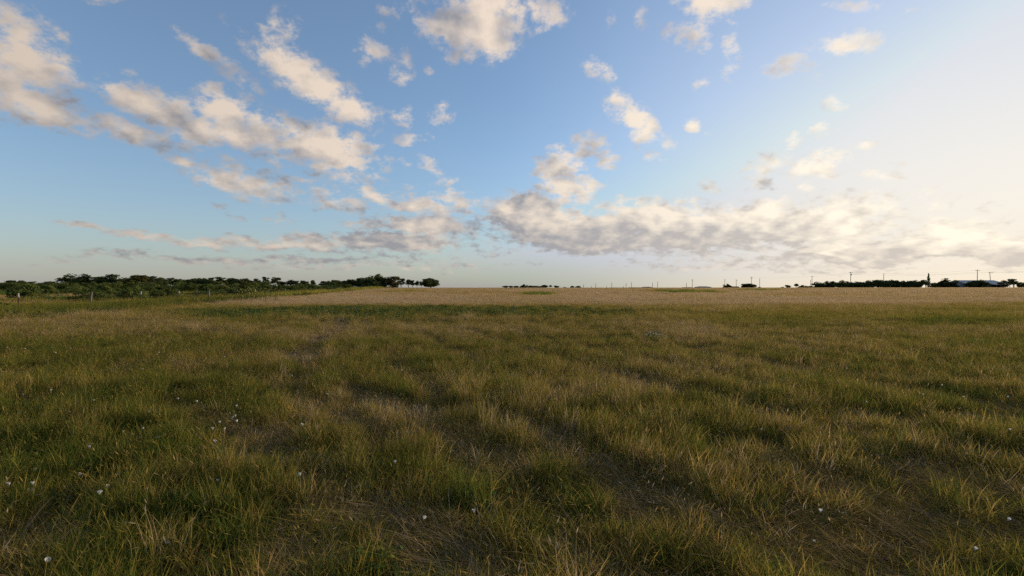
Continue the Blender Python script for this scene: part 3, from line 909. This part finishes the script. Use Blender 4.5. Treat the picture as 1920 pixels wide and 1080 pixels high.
# ------------------------------------------------------------------ sunflower weeds by the fence
def build_sunflowers():
    r = random.Random(9)
    def plant_meshes(seed):
        q = random.Random(seed)
        st = MB(); lf = MB(); heads = []
        st.tube([(0, 0, -.05), (.02, .01, .5), (.0, .03, 1.0), (.03, 0, 1.4)], [.014, .012, .009, .006], 5)
        for i in range(7):
            z0 = .35 + .13 * i; a = q.uniform(0, 6.28); L = q.uniform(.2, .45)
            e = (math.cos(a) * L, math.sin(a) * L, z0 + L * 1.0)
            st.tube([(0.01, .01, z0), (e[0] * .6, e[1] * .6, z0 + L * .5), e], [.007, .005, .004], 4)
            heads.append((e, a))
        heads.append(((.03, 0, 1.42), 0))
        for i in range(46):
            a = q.uniform(0, 6.28); z = q.uniform(.08, 1.2); rr_ = q.uniform(.03, .3) * (1.1 - .4 * z); s = q.uniform(.10, .19)
            p = Vector((math.cos(a) * rr_, math.sin(a) * rr_, z)); u = Vector((math.cos(a), math.sin(a), q.uniform(-.6, .3))).normalized(); v = u.cross(Vector((0, 0, 1))).normalized()
            lf.add([p, p + u * s * .4 + v * s * .35, p + u * s + Vector((0, 0, -.03)), p + u * s * .4 - v * s * .35], [(0, 1, 2, 3)])
        return st.mesh('stem', [M_STEM]), lf.mesh('leaves', [M_SUNLEAF]), heads
    fl = MB()
    for k in range(13):
        a = 2 * math.pi * k / 13; c, s = math.cos(a), math.sin(a)
        fl.add([(c * .018, s * .018, 0), (c * .045 - s * .012, s * .045 + c * .012, .006), (c * .075, s * .075, -.004), (c * .045 + s * .012, s * .045 - c * .012, .006)], [(0, 1, 2, 3)], 0)
    fl.add([(math.cos(k * .785) * .022, math.sin(k * .785) * .022, .004) for k in range(8)] + [(0, 0, .014)], [(k, (k + 1) % 8, 8) for k in range(8)], 1)
    flower = fl.mesh('flower_head', [M_YELLOW, M_DISC])
    var = [plant_meshes(s) for s in (1, 2, 3)]
    spots = [(441, 50), (452, 47), (463, 50), (471, 45.5), (480, 49), (489, 52), (497, 47.5), (507, 53), (517, 50), (476, 56), (458, 57)]
    for i, (px, d) in enumerate(sorted(spots)):
        x = (px - 960) / F * d
        x = max(x, fence_x(d) + .4)
        st, lf, heads = var[i % 3]
        sc = r.uniform(.85, 1.15)
        o = empty('sunflower_plant', (x, d, float(terrain(x, d))), r.uniform(0, 6.28), (sc, sc, sc))
        link('stem', st, o); link('leaves', lf, o)
        for (e, a) in heads:
            link('flower_head', flower, o, e, (r.uniform(.5, 1.2), 0, r.uniform(-1.2, 1.2) + .5 - o.rotation_euler.z), (.85,) * 3)
        tag(o, 'bushy wild sunflower, %s from the left in the patch by the fence' % ORD[i], 'sunflower', 'wild sunflowers beside the fence')
M_SUNLEAF = flower_mat('sunflower_leaf', (.075, .105, .026))
build_sunflowers()

# ------------------------------------------------------------------ utility poles and wires
POLES = [(1094, 533.5, 1, 1250), (1109, 536.5, 0, 1300), (1117, 531, 0, 1000), (1137, 536, 0, 1300), (1147, 530.5, 1, 960), (1169, 536.5, 0, 1300), (1174, 531, 0, 1000), (1184, 529, 0, 840), (1223.5, 530, 0, 900), (1233, 528, 0, 760),
         (1287, 530, 0, 900), (1298, 523.8, 1, 570), (1359, 524, 1, 580), (1380.5, 524, 2, 560), (1409, 519, 2, 430), (1424.5, 521.5, 0, 480), (1520, 524.5, 0, 400), (1522.6, 517, 1, 390), (1595, 509.5, 1, 300), (1657, 512.5, 0, 330), (1832.5, 505.5, 1, 268), (1857, 510, 1, 290)]
POLE_LABELS = ['faint distant utility pole just right of the mid-horizon grove', 'very short distant post, second pole right of the grove', 'thin distant utility pole left of the first low roofs', 'very short faint post on the mid horizon before the crossarm pole',
 'small distant pole with a stubby crossarm above a low roof', 'very short post left of a close pair of distant poles', 'distant pole just left of the dark low house', 'distant bare pole at the left end of the dark low house', 'distant pole at the right end of the dark hip-roofed house',
 'distant bare pole standing alone over the green field patch', 'short distant pole left of the taller one by the grey roof', 'dark upright pole left of the wide grey-roofed house', 'faint pole with short crossarm behind the small rounded tree', 'faint pole with a wide double crossarm between two dark trees',
 'tall dark pole with crossarm rising out of the broad flat-topped tree', 'bare straight pole right of the broad flat-topped tree', 'shorter of the twin poles at the left end of the right hedgerow', 'taller of the twin poles at the left end of the right hedgerow', 'tall pole rising from the left half of the right hedgerow',
 'short pole top showing over the middle of the right hedgerow', 'tall straight pole behind the bush in front of the barn', 'slightly leaning pole in front of the metal barn roof']
POLE_TOPS = {}
def build_poles():
    for i, ((px, top, arm, d), lab) in enumerate(zip(POLES, POLE_LABELS)):
        x = (px - 960) / F * d; g = float(terrain(x, d))
        h = (540 - top) / F * d + EYE - g
        o = empty('utility_pole', (x, d, g))
        rr_ = max(.15, d * .00042)
        mb = MB(); tilt = .10 if i == 21 else .0
        mb.tube([(0, 0, -.5), (-tilt * .4, 0, h * .5), (-tilt * 8 * .5, 0, h)], [rr_ * 1.1, rr_, rr_ * .8], 8)
        link('pole', mb.mesh('pole', [M_POLE]), o)
        for k in range(arm):
            a = MB(); L = 1.3 if k == 0 else 1.0; z = h - .5 - 1.1 * k
            a.box(-L, -.08 - rr_, z - .07, L, -rr_, z + .07); am = link('crossarm', a.mesh('crossarm', [M_POLE]), o)
            for xx in (-L * .9, -L * .45, L * .45, L * .9):
                c = MB(); c.tube([(xx, -.04 - rr_, z + .07), (xx, -.04 - rr_, z + .14), (xx, -.04 - rr_, z + .22)], [.03, .06, .035], 6); link('insulator', c.mesh('insulator', [M_INSUL]), am)
        if i in (4, 11, 18):
            t = MB(); t.tube([(.45, 0, h - 2.2), (.45, 0, h - 1.3)], .24, 10); link('transformer', t.mesh('transformer', [M_INSUL]), o)
        tag(o, lab, 'utility pole', 'utility poles on the horizon')
        POLE_TOPS[i] = Vector((x, d, g + h - .3))
    def wire(a, b, dz, lab, sag=.7, r=.016):
        mb = MB(); pts = []
        for k in range(13):
            t = k / 12; p = a.lerp(b, t); p = p + Vector((0, 0, dz - 4 * sag * t * (1 - t))); pts.append(p)
        o0 = pts[0]
        mb.tube([p - o0 for p in pts], r, 4)
        o = link('overhead_wire', mb.mesh('overhead_wire', [M_WIRE]), None, o0); tag(o, lab, 'wire', 'overhead wires')
    far = Vector((330, 235, 1.5 + 15.0))
    T = POLE_TOPS
    wire(T[18], T[20], 0, 'upper overhead wire from the hedgerow pole to the pole by the barn', 1.2)
    wire(T[18], T[20], -1.0, 'lower overhead wire from the hedgerow pole to the pole by the barn', 1.5)
    wire(T[17], T[18], 0, 'overhead wire from the twin poles to the tall hedgerow pole', .9)
    wire(T[20], far, 0, 'upper overhead wire leaving the barn pole beyond the right edge', 1.4)
    wire(T[20], far, -1.1, 'lower overhead wire leaving the barn pole beyond the right edge', 1.6)
    wire(T[19], T[21], 0, 'overhead wire from the short hedgerow pole to the leaning barn pole', 1.0)
    wire(T[14], T[17], 0, 'overhead wire from the broad tree pole to the twin poles', 1.0)
    wire(T[21], far + Vector((10, 40, -2)), 0, 'overhead wire from the leaning barn pole beyond the right edge', 1.2)
build_poles()

# ------------------------------------------------------------------ buildings
def gable(mb, x0, x1, y0, y1, z0, zr, over=.3, th=.12, mi=0):
    """gabled roof, ridge along x"""
    ym = (y0 + y1) / 2; a, b = x0 - over, x1 + over; c, d = y0 - over, y1 + over
    sl = (zr - z0) / ((y1 - y0) / 2); ze = z0 - over * sl
    V = [(a, c, ze), (b, c, ze), (b, ym, zr), (a, ym, zr), (a, d, ze), (b, d, ze)]
    V += [(x, y, z + th) for (x, y, z) in V]
    mb.add(V, [(0, 1, 2, 3), (3, 2, 5, 4), (6, 9, 8, 7), (9, 10, 11, 8), (0, 6, 7, 1), (4, 5, 11, 10), (0, 3, 9, 6), (3, 4, 10, 9), (1, 7, 8, 2), (2, 8, 11, 5)], mi)

def wall_body(mb, x0, x1, y0, y1, z1, zr):
    ym = (y0 + y1) / 2
    V = [(x0, y0, -.3), (x1, y0, -.3), (x1, y1, -.3), (x0, y1, -.3), (x0, y0, z1), (x1, y0, z1), (x1, y1, z1), (x0, y1, z1), (x0, ym, zr), (x1, ym, zr)]
    mb.add(V, [(0, 1, 5, 4), (2, 3, 7, 6), (1, 2, 6, 9, 5), (3, 0, 4, 8, 7)])

def build_barn():
    d = 258.0; k = d / F
    x0, x1 = (1811 - 960) * k, (1884 - 960) * k; cx = (x0 + x1) / 2; W = (x1 - x0) / 2
    o = empty('metal_barn', (cx, d, float(terrain(cx, d))))
    eave, ridge, dep = 2.5, 4.25, 13.0
    mb = MB(); wall_body(mb, -W, W, 0, dep, eave, ridge); link('wall', mb.mesh('wall', [M_SHEET]), o)
    mb = MB(); gable(mb, -W, W, 0, dep, eave, ridge); rf = link('roof', mb.mesh('roof', [M_ROOF]), o)
    mb = MB()
    for i in range(17):
        xx = -W - .25 + i * (2 * W + .5) / 16
        sl = (ridge - eave) / (dep / 2)
        mb.add([(xx - .04, -.3, eave - .3 * sl + .121), (xx + .04, -.3, eave - .3 * sl + .121), (xx + .04, dep / 2, ridge + .121), (xx - .04, dep / 2, ridge + .121),
                (xx - .04, -.3, eave - .3 * sl + .19), (xx + .04, -.3, eave - .3 * sl + .19), (xx + .04, dep / 2, ridge + .19), (xx - .04, dep / 2, ridge + .19)], [(4, 5, 6, 7), (0, 1, 5, 4), (1, 2, 6, 5), (3, 0, 4, 7)])
    link('roof_ribs', mb.mesh('roof_ribs', [M_ROOF]), rf)
    # lean-to along the front right, with a shade-dark panel on the wall behind
    mb = MB(); lx0, lx1 = W * .18, W * 1.12
    mb.add([(lx0, -4.2, 1.9), (lx1, -4.2, 1.9), (lx1, -.01, 2.35), (lx0, -.01, 2.35), (lx0, -4.2, 2.0), (lx1, -4.2, 2.0), (lx1, -.01, 2.45), (lx0, -.01, 2.45)],
           [(0, 3, 2, 1), (4, 5, 6, 7), (0, 1, 5, 4), (1, 2, 6, 5), (3, 0, 4, 7)]); link('porch_roof', mb.mesh('porch_roof', [M_ROOF]), o)
    mb = MB(); mb.box(lx0 + .2, -.06, -.2, lx1 - 1.4, -.004, 2.2); link('bay_shade_panel', mb.mesh('bay_shade_panel', [M_DARK]), o)  # dark sheet on the closed wall, paints the shade inside the bay
    for i in range(5):
        mb = MB(); xx = lx0 + .3 + i * (lx1 - lx0 - .6) / 4; mb.box(xx - .09, -4.0, -.3, xx + .09, -3.85, 1.92); link('porch_post', mb.mesh('porch_post', [M_POLE]), o)
    # lower left wing
    mb = MB(); wall_body(mb, -W - 5.2, -W - .01, 2, 10, 1.6, 2.7); wg = link('wing', mb.mesh('wing', [M_SHEET]), o)
    mb = MB(); gable(mb, -W - 5.2, -W - .35, 2, 10, 1.6, 2.7); link('wing_roof', mb.mesh('wing_roof', [M_ROOF]), wg)
    mb = MB(); mb.box(-W * .55, -.05, -.2, -W * .15, -.003, 2.2); link('door', mb.mesh('door', [M_DARK]), o)
    tag(o, 'low blue-grey metal barn with dark open bay behind a bush at right', 'barn')
build_barn()

def build_house(px0, px1, top, d, label, wallm, roofm, hip=False):
    k = d / F; x0, x1 = (px0 - 960) * k, (px1 - 960) * k; cx = (x0 + x1) / 2; W = (x1 - x0) / 2
    g = float(terrain(cx, d)); ridge = (540 - top) * k + EYE - g; eave = max(ridge * .55, ridge - 2.0)
    o = empty('house', (cx, d, g)); dep = min(10, W * 1.4)
    mb = MB(); wall_body(mb, -W, W, 0, dep, eave, ridge - .02 if not hip else eave + .01); link('wall', mb.mesh('wall', [wallm]), o)
    mb = MB()
    if hip:
        e = .4; q = min(W * .55, dep / 2)
        mb.add([(-W - e, -e, eave), (W + e, -e, eave), (W + e, dep + e, eave), (-W - e, dep + e, eave), (-W + q, dep / 2, ridge), (W - q, dep / 2, ridge)], [(0, 3, 2, 1), (0, 1, 5, 4), (2, 3, 4, 5), (1, 2, 5), (3, 0, 4)])
    else: gable(mb, -W, W, 0, dep, eave, ridge, .4)
    link('roof', mb.mesh('roof', [roofm]), o)
    mb = MB(); mb.box(-.5, -.05, -.1, .5, -.003, min(2.05, eave - .2)); link('door', mb.mesh('door', [M_DARK]), o)
    for xx in (-W * .6, W * .6):
        mb = MB(); mb.box(xx - .8, -.05, min(.9, eave * .35), xx + .8, -.003, min(2.0, eave - .25)); link('window', mb.mesh('window', [M_GLASS]), o)
    tag(o, label, 'house', 'low houses on the horizon')
build_house(1308, 1334, 536.6, 560, 'wide low house with pale grey roof left of the small rounded tree', M_BRICKWALL, M_ROOF, True)
build_house(1283, 1299, 538.6, 620, 'small dark-roofed house at the foot of the dark upright pole', M_BRICKWALL, M_SHINGLE)
build_house(1205, 1224, 537.6, 620, 'dark hip-roofed house next to a thin distant pole', M_BRICKWALL, M_SHINGLE, True)
build_house(1181, 1203, 538.8, 640, 'long low dark-roofed house left of the hip-roofed one', M_BRICKWALL, M_SHINGLE)
build_house(1144, 1172, 539.2, 700, 'very low long roof below the stubby crossarm pole', M_BRICKWALL, M_SHINGLE)
build_house(1270, 1281, 539.4, 640, 'tiny dark roof left of the small dark-roofed house', M_BRICKWALL, M_SHINGLE)
build_house(1112, 1125, 539.6, 720, 'tiny low roof at the foot of a thin distant pole', M_BRICKWALL, M_SHINGLE)
build_house(1373, 1386, 537.2, 520, 'low dark shed between the two dark trees on the horizon', M_BRICKWALL, M_SHINGLE)
# pale roofs glimpsed through the left treeline
build_house(9, 26, 537.2, 150 * 1.6, 'white-roofed shed glimpsed under the far left trees', M_WHITE, M_WHITE)
build_house(384, 393, 535, 240, 'small pale roof glimpsed under the left treeline', M_WHITE, M_WHITE)

# ------------------------------------------------------------------ white flowers
def build_flowers():
    r = random.Random(3)
    def flower(seed, stem_h):
        q = random.Random(seed); mb = MB()
        mb.tube([(0, 0, 0), (.01, .005, stem_h * .6), (0, 0, stem_h)], .0016, 4, 2)
        n = 10; top = []; bot = []
        for k in range(n):
            a = 2 * math.pi * k / n; rr_ = .024 * (1 + .12 * math.sin(5 * a + seed)); top.append((math.cos(a) * rr_, math.sin(a) * rr_, stem_h + .022 + q.uniform(-.003, .003)))
            bot.append((math.cos(a) * .006, math.sin(a) * .006, stem_h + .004))
        mb.add(top + bot, [(k, (k + 1) % n, n + (k + 1) % n, n + k) for k in range(n)], 0)
        mb.add(bot + [(0, 0, stem_h)], [(k, (k + 1) % n, n) for k in range(n)], 1)
        return mb.mesh('white_flower', [M_PETAL, M_THROAT, M_STEM])
    var = [flower(i, .30 + .03 * i) for i in range(4)]
    Z = [(12, 305), (52, 370), (145, 78), (300, 55), (605, 35), (635, 137), (245, 240), (400, 295), (390, 412), (205, 490), (445, 483), (600, 545), (577, 577), (172, 577), (107, 600), (65, 622), (108, 624), (127, 642),
         (202, 684), (132, 708), (237, 708), (107, 735), (375, 745), (350, 855), (437, 668), (668, 385), (735, 393), (798, 371), (845, 371), (825, 396), (730, 507), (855, 275), (937, 270), (618, 322), (910, 488), (982, 456),
         (985, 605), (1078, 310), (1070, 363), (1090, 352), (1118, 340), (1108, 388), (1154, 518), (1312, 348), (1406, 312), (1372, 398), (1330, 412), (1470, 587), (1550, 435), (1500, 224), (1375, 152), (1268, 20), (820, 18), (1440, 370), (1155, 378), (60, 955), (780, 790), (485, 35), (680, 18), (755, 63), (53, 125)]
    PX = [(zx / 2.455, 640 + zy / 2.455) for zx, zy in Z]
    PX += [(640 + a / 2.455, 640 + b / 2.455) for a, b in [(253, 105), (435, 120), (240, 155), (403, 410), (626, 828), (290, 787), (275, 555), (180, 310), (565, 298)]]
    PX += [(1280 + a / 2.455, 640 + b / 2.455) for a, b in [(652, 825), (725, 960), (1260, 875), (398, 405), (1072, 256), (1130, 200), (1282, 228), (1555, 252), (660, 295), (942, 293), (180, 298), (1183, 315), (1345, 20), (760, 130), (55, 150), (1357, 748), (1535, 437)]]
    for _ in range(55):
        px = r.uniform(0, 1900); py = r.triangular(578, 690, 600)
        if px > 1200 and r.random() < .5: continue
        PX.append((px, py))
    for i, (px, py) in enumerate(PX):
        h = .225
        x, y = px_to_ground(px, py, h)
        big = 1.0 if y < 12 else 1.25
        s = r.uniform(.42, .66) * big * (1 if px < 640 else .8)
        o = link('white_flower', var[i % 4], None, (x, y, float(terrain(x, y)) + (h - .33)), (r.gauss(-.2, .45), r.gauss(.1, .45), r.uniform(0, 6.28)), (s, s, r.uniform(.9, 1.1)))
        near = y < 6.5
        reg = 'left' if px < 420 else ('centre left' if px < 960 else ('centre right' if px < 1440 else 'right'))
        tag(o, ('small white trumpet flower in the near grass, %s part of the foreground' if near else 'tiny white flower dotted in the grass farther out, %s part of the field') % reg, 'flower', ('white flowers in the near grass, ' if near else 'white flowers farther out, ') + reg)
    # pale flowering clump on the right of the middle field
    x0, y0 = px_to_ground(1228, 624, .3); mb = MB()
    for k in range(120):
        a = r.uniform(0, 6.28); q = math.sqrt(r.random()); x = math.cos(a) * q * .36; y = math.sin(a) * q * .5; z = (.22 + .14 * r.random()) * (1.1 - .5 * q); s = r.uniform(.03, .07)
        u = Vector((r.gauss(0, 1), r.gauss(0, 1), r.gauss(0, .6))).normalized(); v = u.orthogonal().normalized(); p = Vector((x, y, z))
        mb.add([p - u * s / 2, p + v * s * .4, p + u * s / 2, p - v * s * .4], [(0, 1, 2, 3)], 0 if r.random() < .55 else 1)
    st = MB()
    for k in range(26):
        a = r.uniform(0, 6.28); q = math.sqrt(r.random()); st.tube([(math.cos(a) * q * .12, math.sin(a) * q * .2, 0), (math.cos(a) * q * .33, math.sin(a) * q * .45, .28)], .003, 4)
    o = empty('white_flower_clump', (x0, y0, float(terrain(x0, y0))))
    link('blossoms', mb.mesh('blossoms', [M_PALE, M_STEM]), o); link('stems', st.mesh('stems', [M_STEM]), o)
    tag(o, 'whitish flowering clump lying in the grass right of centre', 'flower clump')
M_PALE = flower_mat('pale_blossom', (.38, .39, .34))
build_flowers()

# scattered tiny blossoms of the weed band, too many to count
def band_blossoms():
    V = []; Fc = []
    x, y = rng.uniform(-24, 8, 2600), rng.uniform(19, 41, 2600)
    z, tint, band, tr, n1, n2 = field_look(x, y)
    k = rng.random(len(x)) < band * .8
    for a, b, c in zip(x[k], y[k], z[k]):
        h = c + random.uniform(.22, .36); s = random.uniform(.014, .026); b0 = len(V)
        V += [(a - s, b, h), (a, b - s, h + s * .6), (a + s, b, h), (a, b + s, h + s * .8)]
        Fc.append((b0, b0 + 1, b0 + 2, b0 + 3))
    o = link('band_blossoms', mesh_from('band_blossoms', V, Fc, [M_PETAL])); tag(o, 'tiny white blossoms sprinkled over the dark green weed band', 'blossoms', kind='stuff')
band_blossoms()
